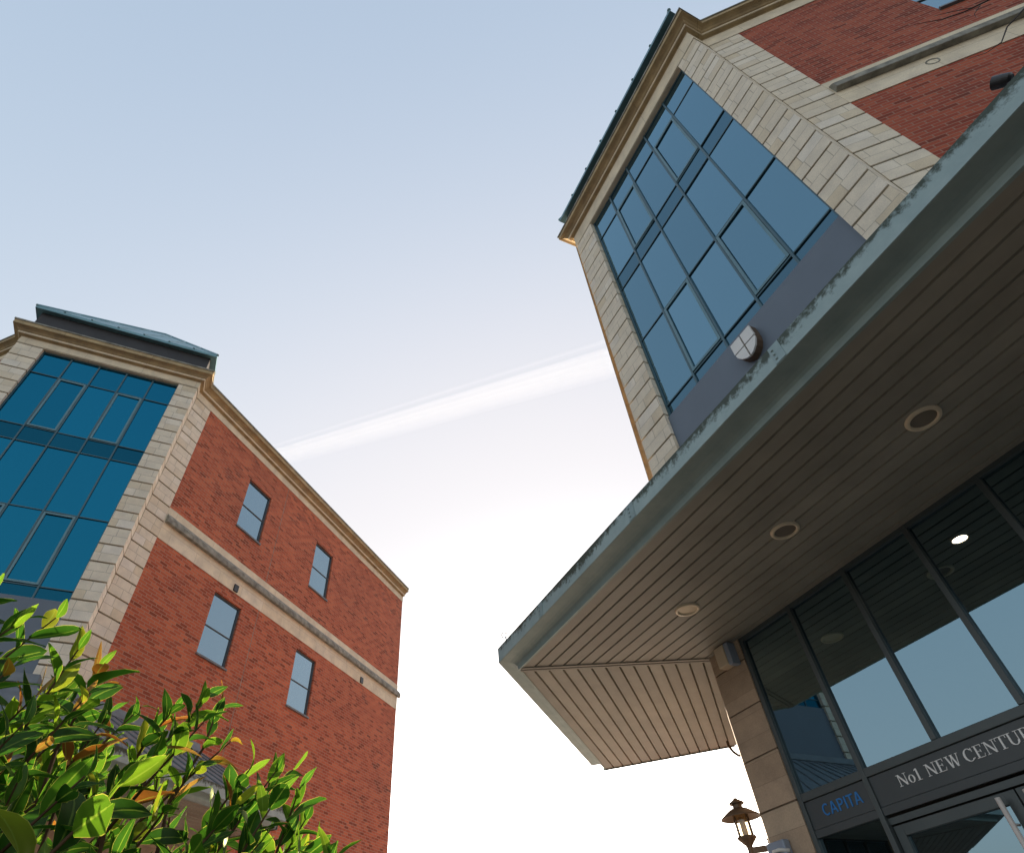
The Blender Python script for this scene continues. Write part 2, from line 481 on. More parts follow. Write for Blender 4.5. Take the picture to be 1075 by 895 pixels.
# ------------------------------------------------------------------ ground
def ground():
    mt, t, b = new_mat('dark_block_paving')
    uv, ob = coords(t)
    br = N(t, 'ShaderNodeTexBrick'); t.links.new(ob, br.inputs['Vector'])
    br.inputs['Scale'].default_value = 1; br.inputs['Brick Width'].default_value = 0.6; br.inputs['Row Height'].default_value = 0.4
    br.inputs['Mortar Size'].default_value = 0.006
    br.inputs['Color1'].default_value = (0.088, 0.083, 0.076, 1); br.inputs['Color2'].default_value = (0.112, 0.105, 0.096, 1); br.inputs['Mortar'].default_value = (0.03, 0.028, 0.025, 1)
    n = ramp(t, noise(t, ob, 0.35, 6), [(0.3, (0.8, 0.8, 0.8)), (0.7, (1.1, 1.1, 1.1))])
    t.links.new(mixc(t, 1.0, br.outputs['Color'], n.outputs[0], 'MULTIPLY'), b.inputs['Base Color'])
    b.inputs['Roughness'].default_value = 0.85
    g = MB()
    g.face([(-3000, -3000, 0), (3000, -3000, 0), (3000, 3000, 0), (-3000, 3000, 0)])
    o = g.build('ground', mt)
    tag(o, 'dark paved forecourt between the two brick buildings', 'ground', kind='structure')
ground()
def bounce_paving():  # unseen pale paving added to bounce light up onto the soffit
    mt = simple('pale_bounce_stone', (0.60, 0.54, 0.46), 0.85, 0, 0.12, 1.2)
    g = MB(); g.face([(-8.6, 8.2, 0.004), (-0.6, 8.2, 0.004), (-0.6, 70, 0.004), (-8.6, 70, 0.004)])
    tag(g.build('path', mt), 'unseen pale path added in the gap to bounce light onto the soffit', 'path', kind='structure')
bounce_paving()

# ------------------------------------------------------------------ the twin office buildings
s2 = 2 ** -0.5
RET = 0.36            # how far the glazed bay stands out from the chamfered corner
class Site: pass

def site(O, u, n, W, Lb):
    T = Site()
    T.W = W; T.Lb = Lb
    T.A = Frame(O, u, n)
    u = Vector(u); n = Vector(n); O = Vector(O)
    T.B = Frame(O - n * RET, -(u + n) * s2, (n - u) * s2)
    T.C = Frame(O + u * W - n * RET, (u - n) * s2, (n + u) * s2)
    return T

GLEV = [8.20, 8.47, 10.22, 11.95, 12.41, 14.17, 14.98]   # sill, transoms, head of the glazed bay
QJ, QS = 10.50, 0.447                                      # quoin joints: a level and the step

def quoin_bands(mb, F, a0, a1, o0, o1, ztop, zbot):
    k = math.floor((zbot - QJ) / QS)
    g = 0.017
    while True:
        z0 = QJ + k * QS; z1 = z0 + QS
        if z0 >= ztop - 0.02: break
        z0 = max(z0, zbot); z1 = min(z1, ztop)
        if z1 - z0 > 0.03:
            off = (0.31 * (k % 3), 0.0)
            # band with chamfered lips above and below the joint
            zs = [z0 + g, z0 + g + 0.004, z1 - g - 0.004, z1 - g]
            os_ = [o1 - 0.005, o1, o1, o1 - 0.005]
            mb.box(F, a0, a1, o0, o1 - 0.005, z0 + g, z1 - g, (off[0], -QJ))
            P = F.P
            for j in range(3):
                mb.face([P(a0, os_[j], zs[j]), P(a1, os_[j], zs[j]), P(a1, os_[j + 1], zs[j + 1]), P(a0, os_[j + 1], zs[j + 1])],
                        [(a0 + off[0], zs[j] - QJ), (a1 + off[0], zs[j] - QJ), (a1 + off[0], zs[j + 1] - QJ), (a0 + off[0], zs[j + 1] - QJ)])
            for aa in (a0, a1):
                mb.face([P(aa, o1 - 0.005, zs[0]), P(aa, o1, zs[1]), P(aa, o1, zs[2]), P(aa, o1 - 0.005, zs[3])],
                        [(0, zs[0] - QJ), (0.02, zs[1] - QJ), (0.02, zs[2] - QJ), (0, zs[3] - QJ)])
        k += 1
    # dark back of the joints
    return

def brick_field(mb, F, a0, a1, o, z0, z1, holes):
    """brick wall plane with openings (a0,a1,z0,z1) and their reveals"""
    As = sorted({a0, a1, *[h[0] for h in holes], *[h[1] for h in holes]})
    Zs = sorted({z0, z1, *[h[2] for h in holes], *[h[3] for h in holes]})
    P = F.P
    for i in range(len(As) - 1):
        for j in range(len(Zs) - 1):
            am, zm = (As[i] + As[i + 1]) / 2, (Zs[j] + Zs[j + 1]) / 2
            if any(h[0] < am < h[1] and h[2] < zm < h[3] for h in holes): continue
            q = [(As[i], Zs[j]), (As[i + 1], Zs[j]), (As[i + 1], Zs[j + 1]), (As[i], Zs[j + 1])]
            mb.face([P(a, o, z) for a, z in q], q)
    d = 0.16
    for h in holes:
        for (a, b_, c, e) in ((h[0], h[0], h[2], h[3]), (h[1], h[1], h[2], h[3])):
            mb.face([P(a, o, c), P(a, o - d, c), P(a, o - d, e), P(a, o, e)], [(a, c), (a + d, c), (a + d, e), (a, e)])
        for z in (h[2], h[3]):
            mb.face([P(h[0], o, z), P(h[1], o, z), P(h[1], o - d, z), P(h[0], o - d, z)], [(h[0], z), (h[1], z), (h[1], z + d), (h[0], z + d)])

WINDOWS = [(2.74, 3.78, 12.36, 14.10), (6.32, 7.36, 12.36, 14.10), (2.74, 3.78, 8.55, 10.22), (6.32, 7.36, 8.55, 10.22)]

def make_window(F, h, parent):
    a0, a1, z0, z1 = h
    f = MB()
    o0, o1 = -0.10, -0.05
    w = 0.042
    f.box(F, a0, a0 + w, o0, o1, z0, z1); f.box(F, a1 - w, a1, o0, o1, z0, z1)
    f.box(F, a0 + w, a1 - w, o0, o1, z0, z0 + w); f.box(F, a0 + w, a1 - w, o0, o1, z1 - w, z1)
    zm = z0 + (z1 - z0) * 0.47
    f.box(F, a0 + w, a1 - w, o0, o1 - 0.01, zm - 0.014, zm + 0.014)
    fr = f.build('window', M['frame_win'], parent, bevel=0.004)
    p = MB()
    tilt = rnd.uniform(-0.002, 0.002)
    P = F.P
    for (c, e) in ((z0 + w, zm - 0.014), (zm + 0.014, z1 - w)):
        p.face([P(a0 + w, -0.08, c), P(a1 - w, -0.08 + tilt, c), P(a1 - w, -0.08 + tilt, e), P(a0 + w, -0.08, e)], [(a0, c), (a1, c), (a1, e), (a0, e)])
    p.build('pane', M['glass_win'], fr, out=F.o)
    sl_ = MB()
    sl_.box(F, a0 - 0.02, a1 + 0.02, -0.13, 0.045, z0 - 0.045, z0 - 0.001)
    sl_.build('sill', M['lead'], fr)
    return fr

def walls_path(T, oB=0.0, oA=0.0, Lc=None):
    """plan path B end, B corner, A corner, A far corner, C corner, C end"""
    pB = T.B.P(T.Lb, 0, 0).xy; b = T.B.P(0, 0, 0).xy; a = T.A.P(0, 0, 0).xy; a2 = T.A.P(T.W, 0, 0).xy; c = T.C.P(0, 0, 0).xy; pC = T.C.P(T.Lb, 0, 0).xy
    ns = [T.B.o, -T.A.a, T.A.o, T.A.a, T.C.o]
    return [pB, b, a, a2, c, pC], ns

def make_building(T, label, cornice_top, entrance, glass):
    A, B, C, W, Lb = T.A, T.B, T.C, T.W, T.Lb
    ctr = A.P(W / 2, -6, 0)
    root = empty('office_building', ctr)
    tag(root, label, 'building')
    ct = cornice_top
    k = W / 4.62
    us = [x * k for x in (0.51, 1.19, 1.88, 2.58, 3.28, 3.99)]
    QW = 0.57
    FZ = 15.0            # underside of the frieze
    # ---- brick walls of the two long sides, each with its four windows
    for F, nm in ((B, 'B'), (C, 'C')):
        w = MB()
        brick_field(w, F, QW - 0.002, Lb, 0, 0, FZ, WINDOWS)
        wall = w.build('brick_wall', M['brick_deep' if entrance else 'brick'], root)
        for h in WINDOWS:
            make_window(F, h, root)
        # movement joint
        j = MB(); j.box(F, 4.41, 4.425, -0.01, 0.004, 4, 10.5); j.box(F, 4.41, 4.425, -0.01, 0.004, 11.4, FZ)
        j.build('movement_joint', M['ledge'], wall)
        # string course: flat bands with a weathered ledge between
        sc = MB()
        for (z0, z1) in ((10.50, 11.41),):
            sc.box(F, QW + 0.004, Lb + 0.006, -0.1, 0.012, z0, z1)
        st = sc.build('string_course', M['stone_plain'], root)
        lg = MB()
        prof = [(0.01, 10.96), (0.10, 10.96), (0.105, 10.975), (0.105, 11.085), (0.095, 11.105), (0.02, 11.21), (0.01, 11.21)]
        P = F.P
        a0, a1 = QW + 0.03, Lb + 0.1
        for i in range(len(prof) - 1):
            (p, z), (p2, z2) = prof[i], prof[i + 1]
            lg.face([P(a0, p, z), P(a1, p, z), P(a1, p2, z2), P(a0, p2, z2)], [(a0, z), (a1, z), (a1, z2), (a0, z2)])
        for a in (a0, a1): lg.face([P(a, p, z) for p, z in prof])
        lg.build('ledge', M['ledge'], st)
        if entrance:
            c = F.P(1.77, 0.012, 10.74)
            v = MB(); v.lathe(c, [(0.0, -0.004), (0.062, -0.004), (0.070, 0.006), (0.085, 0.008), (0.088, 0.0)], 22, (*F.o, 0))
            v.build('air_vent', M['ledge'], st, smooth=False)
        else:
            for a in (3.28, 9.9):
                v = MB(); v.box(F, a, a + 0.15, -0.02, 0.05, 10.53, 10.72)
                v.build('air_vent', M['frame_dark'], st)
    # back walls close the block
    bw = MB()
    e1 = B.P(Lb, 0, 0).xy; e2 = C.P(Lb, 0, 0).xy
    far = e1 + C.a * (Lb + 3.3); far2 = e2 + B.a * (Lb + 3.3)
    cs = [e1, far, far2, e2]
    mid = (e1 + e2) / 2
    bk = cross2(Frame(e1, C.a, B.a), 0, Frame(e2, B.a, C.a), 0)
    for p, q in ((e1, bk), (bk, e2)):
        L = (q - p).length
        bw.face([(*p, 0), (*q, 0), (*q, FZ), (*p, FZ)], [(0, 0), (L, 0), (L, FZ), (0, FZ)])
    bw.build('rear_wall', M['brick'], root)
    # ---- stone quoins: two on the bay, two on the long sides
    zb = ZS + 0.3
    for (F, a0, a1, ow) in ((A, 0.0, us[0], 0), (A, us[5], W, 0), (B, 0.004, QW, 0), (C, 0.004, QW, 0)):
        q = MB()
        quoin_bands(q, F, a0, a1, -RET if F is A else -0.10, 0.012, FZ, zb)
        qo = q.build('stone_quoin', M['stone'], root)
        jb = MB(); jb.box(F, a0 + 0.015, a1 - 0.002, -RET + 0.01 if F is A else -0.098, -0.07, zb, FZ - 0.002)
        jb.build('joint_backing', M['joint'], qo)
    # ---- frieze and cornice follow bay and sides
    path, ns = walls_path(T)
    fz = MB()
    sweep(fz, path, ns, [(0.0, FZ), (0.014, FZ), (0.014, ct - 0.36), (0.0, ct - 0.36)])
    frz = fz.build('frieze', M['stone_plain'], root)
    cn = MB()
    prof = [(0.0, ct - 0.36), (0.022, ct - 0.36), (0.026, ct - 0.335), (0.10, ct - 0.318), (0.106, ct - 0.314), (0.106, ct - 0.262), (0.112, ct - 0.258),
            (0.13, ct - 0.25), (0.155, ct - 0.21), (0.20, ct - 0.182), (0.255, ct - 0.174), (0.265, ct - 0.17), (0.265, ct - 0.05), (0.0, ct - 0.03)]
    sweep(cn, path, ns, prof)
    cor = cn.build('cornice', M['cornice'], root)
    fi = MB()
    sweep(fi, path, ns, [(0.09, ct - 0.322), (0.1085, ct - 0.322), (0.1085, ct - 0.254), (0.09, ct - 0.254)])
    fi.build('fillet', M['stone_plain'], cor)
    gt = MB()
    sweep(gt, path, ns, [(0.02, ct - 0.048), (0.275, ct - 0.052), (0.285, ct - 0.045), (0.285, ct), (0.24, ct + 0.005), (0.02, ct + 0.02)])
    gt.build('gutter', M['ledge'], cor)
    # unseen dark sheets added inside the facing to stop sun leaks
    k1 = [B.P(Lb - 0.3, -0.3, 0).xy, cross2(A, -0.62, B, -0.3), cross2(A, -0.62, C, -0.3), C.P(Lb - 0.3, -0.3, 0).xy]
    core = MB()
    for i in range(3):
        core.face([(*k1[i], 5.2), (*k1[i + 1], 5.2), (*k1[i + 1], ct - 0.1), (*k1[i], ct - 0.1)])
    core.build('leak_blocker', M['roof_dark'], root)
    # flat roof deck
    fr = MB()
    fr.face([(p.x, p.y, ct - 0.02) for p in path] + [(bk.x, bk.y, ct - 0.02)])
    fr.build('flat_roof', M['lead'], root)
    # ---- bay roof: dark drum, teal eaves and a steep seamed pyramid
    ez = ct + 0.72
    u0, u1, nf, nb = -0.15, W + 0.15, 0.17, -4.95
    dr = MB(); dr.box(A, u0 + 0.16, u1 - 0.16, nb + 0.16, nf - 0.13, ct + 0.0, ez)
    rroot = dr.build('roof_drum', M['roof_dark'], root)
    ap = A.P(W / 2, (nf + nb) / 2, ez + 3.4)
    rf = MB()
    cset = [A.P(u0, nf, 0), A.P(u1, nf, 0), A.P(u1, nb, 0), A.P(u0, nb, 0)]
    lo, hi = ez, ez + 0.09
    for i in range(4):
        p, q = cset[i], cset[(i + 1) % 4]
        rf.face([(p.x, p.y, lo), (q.x, q.y, lo), (q.x, q.y, hi), (p.x, p.y, hi)])
        rf.face([(p.x, p.y, hi), (q.x, q.y, hi), tuple(ap)])
        # standing seams as real ribs running up each face
        e = (q - p); n_r = 7
        cen = (p + q) / 2
        for j in range(1, n_r):
            fr_ = j / n_r
            base = p + e * fr_
            t_ = 1 - abs(2 * fr_ - 1)
            top = Vector((base.x, base.y, hi)).lerp(Vector((ap.x, ap.y, ap.z)) + (base - cen), t_)
            top = Vector((base.x, base.y, hi)) + (Vector((ap.x, ap.y, ap.z)) - Vector((cen.x, cen.y, hi))) * t_
            rf.tube([Vector((base.x, base.y, hi)), top], 0.035, 5)
        rf.tube([Vector((p.x, p.y, hi)), Vector(ap)], 0.04, 6)
    rf.face([(p.x, p.y, lo) for p in cset])
    rf.build('bay_roof', M['roof'], root, weld=False)
    # ---- glazed bay
    fm = MB()
    og, oi, of = -0.105, -0.15, -0.078      # glass plane, back and face of the frame
    mw = 0.018
    edges = us
    for i, u in enumerate(edges):
        lo_, hi_ = (u, u + 2 * mw) if i == 0 else ((u - 2 * mw, u) if i == 5 else (u - mw, u + mw))
        fm.box(A, lo_, hi_, oi, of, GLEV[0], GLEV[-1])
    for z in GLEV[1:-1]:
        for i in range(5):
            l = edges[i] + (2 * mw if i == 0 else mw); r_ = edges[i + 1] - (2 * mw if i == 4 else mw)
            fm.box(A, l, r_, oi, of - 0.008, z - 0.014, z + 0.014)
    for i in range(5):
        l = edges[i] + (2 * mw if i == 0 else mw); r_ = edges[i + 1] - (2 * mw if i == 4 else mw)
        fm.box(A, l, r_, oi, of - 0.012, GLEV[-1] - 0.05, GLEV[-1])
    bay = fm.build('glazed_bay', M['frame'], root, bevel=0.005)
    for i in range(5):
        for r_ in range(6):
            g = MB()
            l, r2 = edges[i] + mw, edges[i + 1] - mw
            z0, z1 = GLEV[r_] + (0.0 if r_ == 0 else 0.02), GLEV[r_ + 1] - 0.02
            t1, t2 = rnd.uniform(-0.005, 0.005), rnd.uniform(-0.005, 0.005)
            g.face([A.P(l, og, z0), A.P(r2, og + t1, z0), A.P(r2, og + t1 + t2, z1), A.P(l, og + t2, z1)], [(l, z0), (r2, z0), (r2, z1), (l, z1)])
            g.build('pane', M[glass if r_ not in (0, 3) else glass.replace('bay', 'spandrel')], bay, out=A.o)
            if i in (1, 3) and r_ in (1, 4):
                c = MB(); f_ = 0.045; ob_, oc = og + 0.004, of + 0.002
                l2, r3, za, zb2 = l + 0.004, r2 - 0.004, z0 + 0.008, z1 - 0.008
                c.box(A, l2, l2 + f_, ob_, oc, za, zb2); c.box(A, r3 - f_, r3, ob_, oc, za, zb2)
                c.box(A, l2 + f_, r3 - f_, ob_, oc, za, za + f_); c.box(A, l2 + f_, r3 - f_, ob_, oc, zb2 - f_, zb2)
                c.build('casement', M['casement'], bay, bevel=0.005)
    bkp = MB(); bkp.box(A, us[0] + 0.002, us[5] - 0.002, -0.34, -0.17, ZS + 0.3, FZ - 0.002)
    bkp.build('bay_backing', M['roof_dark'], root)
    sp = MB(); sp.box(A, us[0] + 0.002, us[5] - 0.002, -0.168, -0.045, ZS + 0.3, GLEV[0] - 0.002)
    sp.build('spandrel_panel', M['spandrel'], root)
    # lintel over the bay opening (soffit of the frieze)
    li = MB(); li.box(A, us[0] + 0.001, us[5] - 0.001, -0.34, -0.002, FZ - 0.02, FZ + 0.2)
    li.build('lintel', M['stone_plain'], root)
    make_canopy(T, root)
    make_ground_floor(T, root, entrance)
    return root

# canopy levels and offsets (from the bay plane and from the long sides)
ZS, NA, OS, CL = 4.75, 1.986, 2.51, 3.62
def canopy_path(T, d=0.0):
    A, B, C = T.A, T.B, T.C
    return [B.P(CL, OS + d, 0).xy, cross2(A, NA + d, B, OS + d), cross2(A, NA + d, C, OS + d), C.P(CL, OS + d, 0).xy]

def make_canopy(T, root):
    A, B, C = T.A, T.B, T.C
    path = canopy_path(T)
    ns = [B.o, A.o, C.o]
    fa = MB()
    prof = [(-0.03, ZS + 0.12), (-0.03, ZS - 0.006), (0.0, ZS - 0.006), (0.003, ZS + 0.02), (0.012, ZS + 0.044), (0.032, ZS + 0.066), (0.062, ZS + 0.080), (0.10, ZS + 0.0875),
            (0.205, ZS + 0.09), (0.218, ZS + 0.094), (0.218, ZS + 0.275), (0.205, ZS + 0.285), (0.10, ZS + 0.285), (-0.03, ZS + 0.26)]
    sweep(fa, path, ns, prof)
    can = fa.build('canopy_fascia', M['fascia'], root)
    # riveted joint plates on the fascia
    for u in (0.98, 2.9, 4.75):
        jp = MB()
        o = NA + 0.218
        jp.box(A, u - 0.05, u + 0.05, o - 0.004, o + 0.004, ZS + 0.10, ZS + 0.27)
        for z in (0.14, 0.185, 0.23):
            c = A.P(u + 0.022, o + 0.003, ZS + z)
            jp.lathe(c, [(0.011, 0), (0.011, 0.005), (0.006, 0.01), (0.0, 0.011)], 10, (*A.o, 0))
        jp.build('joint_plate', M['plate'], can)
    # sloping roof sheet from the fascia up to the walls, with standing seams
    top = 6.58
    wp = [B.P(CL, 0.02, 0).xy, cross2(A, 0.02, B, 0.02), cross2(A, 0.02, C, 0.02), C.P(CL, 0.02, 0).xy]
    fp = canopy_path(T, 0.15)
    rs = MB()
    for i in range(3):
        rs.face([(*fp[i], ZS + 0.285), (*fp[i + 1], ZS + 0.285), (*wp[i + 1], top), (*wp[i], top)])
        n_s = 12
        for j in range(0, n_s + 1):
            a = fp[i].lerp(fp[i + 1], j / n_s); b = wp[i].lerp(wp[i + 1], j / n_s)
            rs.tube([Vector((*a, ZS + 0.30)), Vector((*b, top + 0.01))], 0.018, 5)
    for i in (0, 3):
        rs.face([(*fp[i], ZS + 0.285), (*wp[i], top), (*wp[i], ZS + 0.2), (*fp[i], ZS + 0.2)])
    rs.build('canopy_roof', M['lead'], root, weld=False)
    fl = MB()
    ns_w = ns
    sweep(fl, [p for p in wp], ns_w, [(-0.02, top - 0.02), (0.07, top - 0.03), (0.07, top - 0.01), (0.0, top + 0.16), (-0.02, top + 0.16)])
    fl.build('flashing', M['lead'], root)
    # soffit boards: three runs, mitred at the hips
    sb = MB()
    total = NA + 0.30
    nb = 14
    bwid = total / nb
    inner = lambda d: canopy_path(T, -d)
    for j in range(nb):
        d0, d1 = j * bwid + 0.013, (j + 1) * bwid - 0.013
        dm = [(j * bwid, ZS + 0.034), (d0, ZS + 0.0), (d1, ZS + 0.0), ((j + 1) * bwid, ZS + 0.034)]
        for i in range(3):
            tv = rnd.random()
            for q in range(3):
                pa, pb = inner(dm[q][0]), inner(dm[q + 1][0])
                sb.face([(*pa[i], dm[q][1]), (*pa[i + 1], dm[q][1]), (*pb[i + 1], dm[q + 1][1]), (*pb[i], dm[q + 1][1])], None, tv)
    sof = sb.build('soffit_boards', M['boards'], root)
    for i in (1, 2):
        h = MB()
        p0, p1 = inner(0.03)[i], inner(total - 0.05)[i]
        dv = (p1 - p0).normalized(); sd_ = Vector((-dv.y, dv.x))
        F = Frame(p0, dv, sd_)
        L = (p1 - p0).length
        h.box(F, 0, L, -0.05, -0.012, ZS - 0.012, ZS + 0.02); h.box(F, 0, L, 0.012, 0.05, ZS - 0.012, ZS + 0.02)
        h.box(F, 0, L, -0.011, 0.011, ZS - 0.002, ZS + 0.018)
        h.build('hip_trim', M['boards'], sof)
    for F, e in ((B, 0), (C, 3)):
        ec = MB()
        ec.box(F, CL, CL + 0.03, 0.3, OS + 0.02, ZS - 0.014, ZS + 0.30)
        ec.build('end_trim', M['fascia'], can)

# ---------------------------------------------------------------- lettering (serif strokes)
def bar(x0, y0, x1, y1, w):
    d = Vector((x1 - x0, y1 - y0)).normalized(); n = Vector((-d.y, d.x)) * w / 2
    return [(x0 + n.x, y0 + n.y), (x0 - n.x, y0 - n.y), (x1 - n.x, y1 - n.y), (x1 + n.x, y1 + n.y)]
def slant(x0, x1, w, y0=0, y1=1):
    return [(x0 - w / 2, y1), (x0 + w / 2, y1), (x1 + w / 2, y0), (x1 - w / 2, y0)]
def rect(x0, y0, x1, y1): return [(x0, y0), (x1, y0), (x1, y1), (x0, y1)]
def arc(cx, cy, rx, ry, wx, wy, a0, a1, n=22):
    out = []
    for i in range(n):
        t0 = R(a0 + (a1 - a0) * i / n); t1 = R(a0 + (a1 - a0) * (i + 1) / n)
        f = lambda t, k: (cx + (rx - k * wx) * math.cos(t), cy + (ry - k * wy) * math.sin(t))
        out.append([f(t0, 0), f(t1, 0), f(t1, 1), f(t0, 1)])
    return out
TK, TN, SH = 0.125, 0.05, 0.04
GLY = {
    'N': (0.98, [rect(0.13, 0, 0.13 + TN, 1), rect(0.74, 0, 0.74 + TN, 1), slant(0.17, 0.76, TK + 0.03), rect(0.02, 0, 0.30, SH), rect(0.0, 1 - SH, 0.2, 1), rect(0.63, 1 - SH, 0.92, 1)]),
    'o': (0.66, arc(0.28, 0.33, 0.28, 0.34, 0.13, 0.05, 0, 360)),
    '1': (0.50, [rect(0.17, 0, 0.17 + TK, 1), rect(0.05, 0, 0.44, SH), [(0.17, 1), (0.17, 0.9), (0.03, 0.84), (0.03, 0.87)]]),
    'E': (0.80, [rect(0.10, 0, 0.10 + TK, 1), rect(0.0, 0, 0.66, SH), rect(0.0, 1 - SH, 0.62, 1), rect(0.2, 0.49, 0.48, 0.49 + SH), rect(0.46, 0.40, 0.50, 0.62), [(0.62, SH), (0.60, SH), (0.68, 0.26), (0.71, 0.26)], [(0.58, 1 - SH), (0.62, 1 - SH), (0.62, 0.76), (0.60, 0.76)]]),
    'W': (1.28, [slant(0.15, 0.38, TK), slant(0.58, 0.40, TN), slant(0.58, 0.82, TK), slant(1.04, 0.84, TN), rect(0.0, 1 - SH, 0.30, 1), rect(0.46, 1 - SH, 0.72, 1), rect(0.92, 1 - SH, 1.14, 1)]),
    'C': (0.92, arc(0.44, 0.5, 0.42, 0.52, 0.15, 0.05, 42, 318) + [rect(0.74, 0.66, 0.78, 0.98), rect(0.745, 0.10, 0.775, 0.20)]),
    'T': (0.84, [rect(0.32, 0, 0.32 + TK, 1), rect(0.02, 1 - SH, 0.78, 1), rect(0.22, 0, 0.58, SH), rect(0.0, 0.74, 0.035, 1), rect(0.765, 0.74, 0.80, 1)]),
    'U': (0.95, [rect(0.11, 0.3, 0.11 + TK, 1), rect(0.72, 0.3, 0.72 + TN, 1), rect(0.0, 1 - SH, 0.38, 1), rect(0.60, 1 - SH, 0.90, 1)] + arc(0.445, 0.32, 0.335, 0.33, 0.14, 0.06, 180, 360)),
    'R': (0.90, [rect(0.10, 0, 0.10 + TK, 1), rect(0.0, 0, 0.36, SH), rect(0.0, 1 - SH, 0.42, 1), rect(0.2, 0.46, 0.42, 0.46 + SH), slant(0.42, 0.76, TK + 0.02, 0, 0.48), rect(0.68, 0, 0.92, SH)] + arc(0.40, 0.73, 0.28, 0.27, 0.15, 0.045, -90, 90, 14)),
    'Y': (0.90, [slant(0.16, 0.42, TK, 0.42, 1), slant(0.72, 0.46, TN, 0.42, 1), rect(0.365, 0, 0.365 + TK, 0.46), rect(0.25, 0, 0.63, SH), rect(0.0, 1 - SH, 0.32, 1), rect(0.58, 1 - SH, 0.86, 1)]),
    ' ': (0.48, []),
}
SANS = {
    'C': (0.84, arc(0.42, 0.5, 0.40, 0.51, 0.13, 0.13, 48, 312)),
    'A': (0.86, [slant(0.36, 0.07, 0.14), slant(0.40, 0.69, 0.14), rect(0.16, 0.25, 0.60, 0.37)]),
    'P': (0.74, [rect(0.06, 0, 0.20, 1), rect(0.15, 0.87, 0.40, 1), rect(0.15, 0.42, 0.40, 0.55)] + arc(0.38, 0.71, 0.29, 0.29, 0.14, 0.13, -90, 90, 14)),
    'I': (0.34, [rect(0.09, 0, 0.23, 1)]),
    'T': (0.74, [rect(0.28, 0, 0.42, 1), rect(0.0, 0.87, 0.70, 1)]),
}
def letters(F, text, font, a_start, o, z, h, sx, name, mat, parent, depth=0.006):
    mb = MB(); x = 0.0; q = 0
    for ch in text:
        adv, polys = font[ch]
        for pl in polys:
            q += 1
            dd = depth + 0.00025 * (q % 5)
            fr = [F.P(a_start - (x + px) * sx, o + dd, z + py * h) for px, py in pl]
            bk = [F.P(a_start - (x + px) * sx, o, z + py * h) for px, py in pl]
            mb.face(fr)
            for i in range(len(pl)):
                k = (i + 1) % len(pl)
                mb.face([fr[i], fr[k], bk[k], bk[i]])
        x += adv
    return mb.build(name, mat, parent, weld=False)

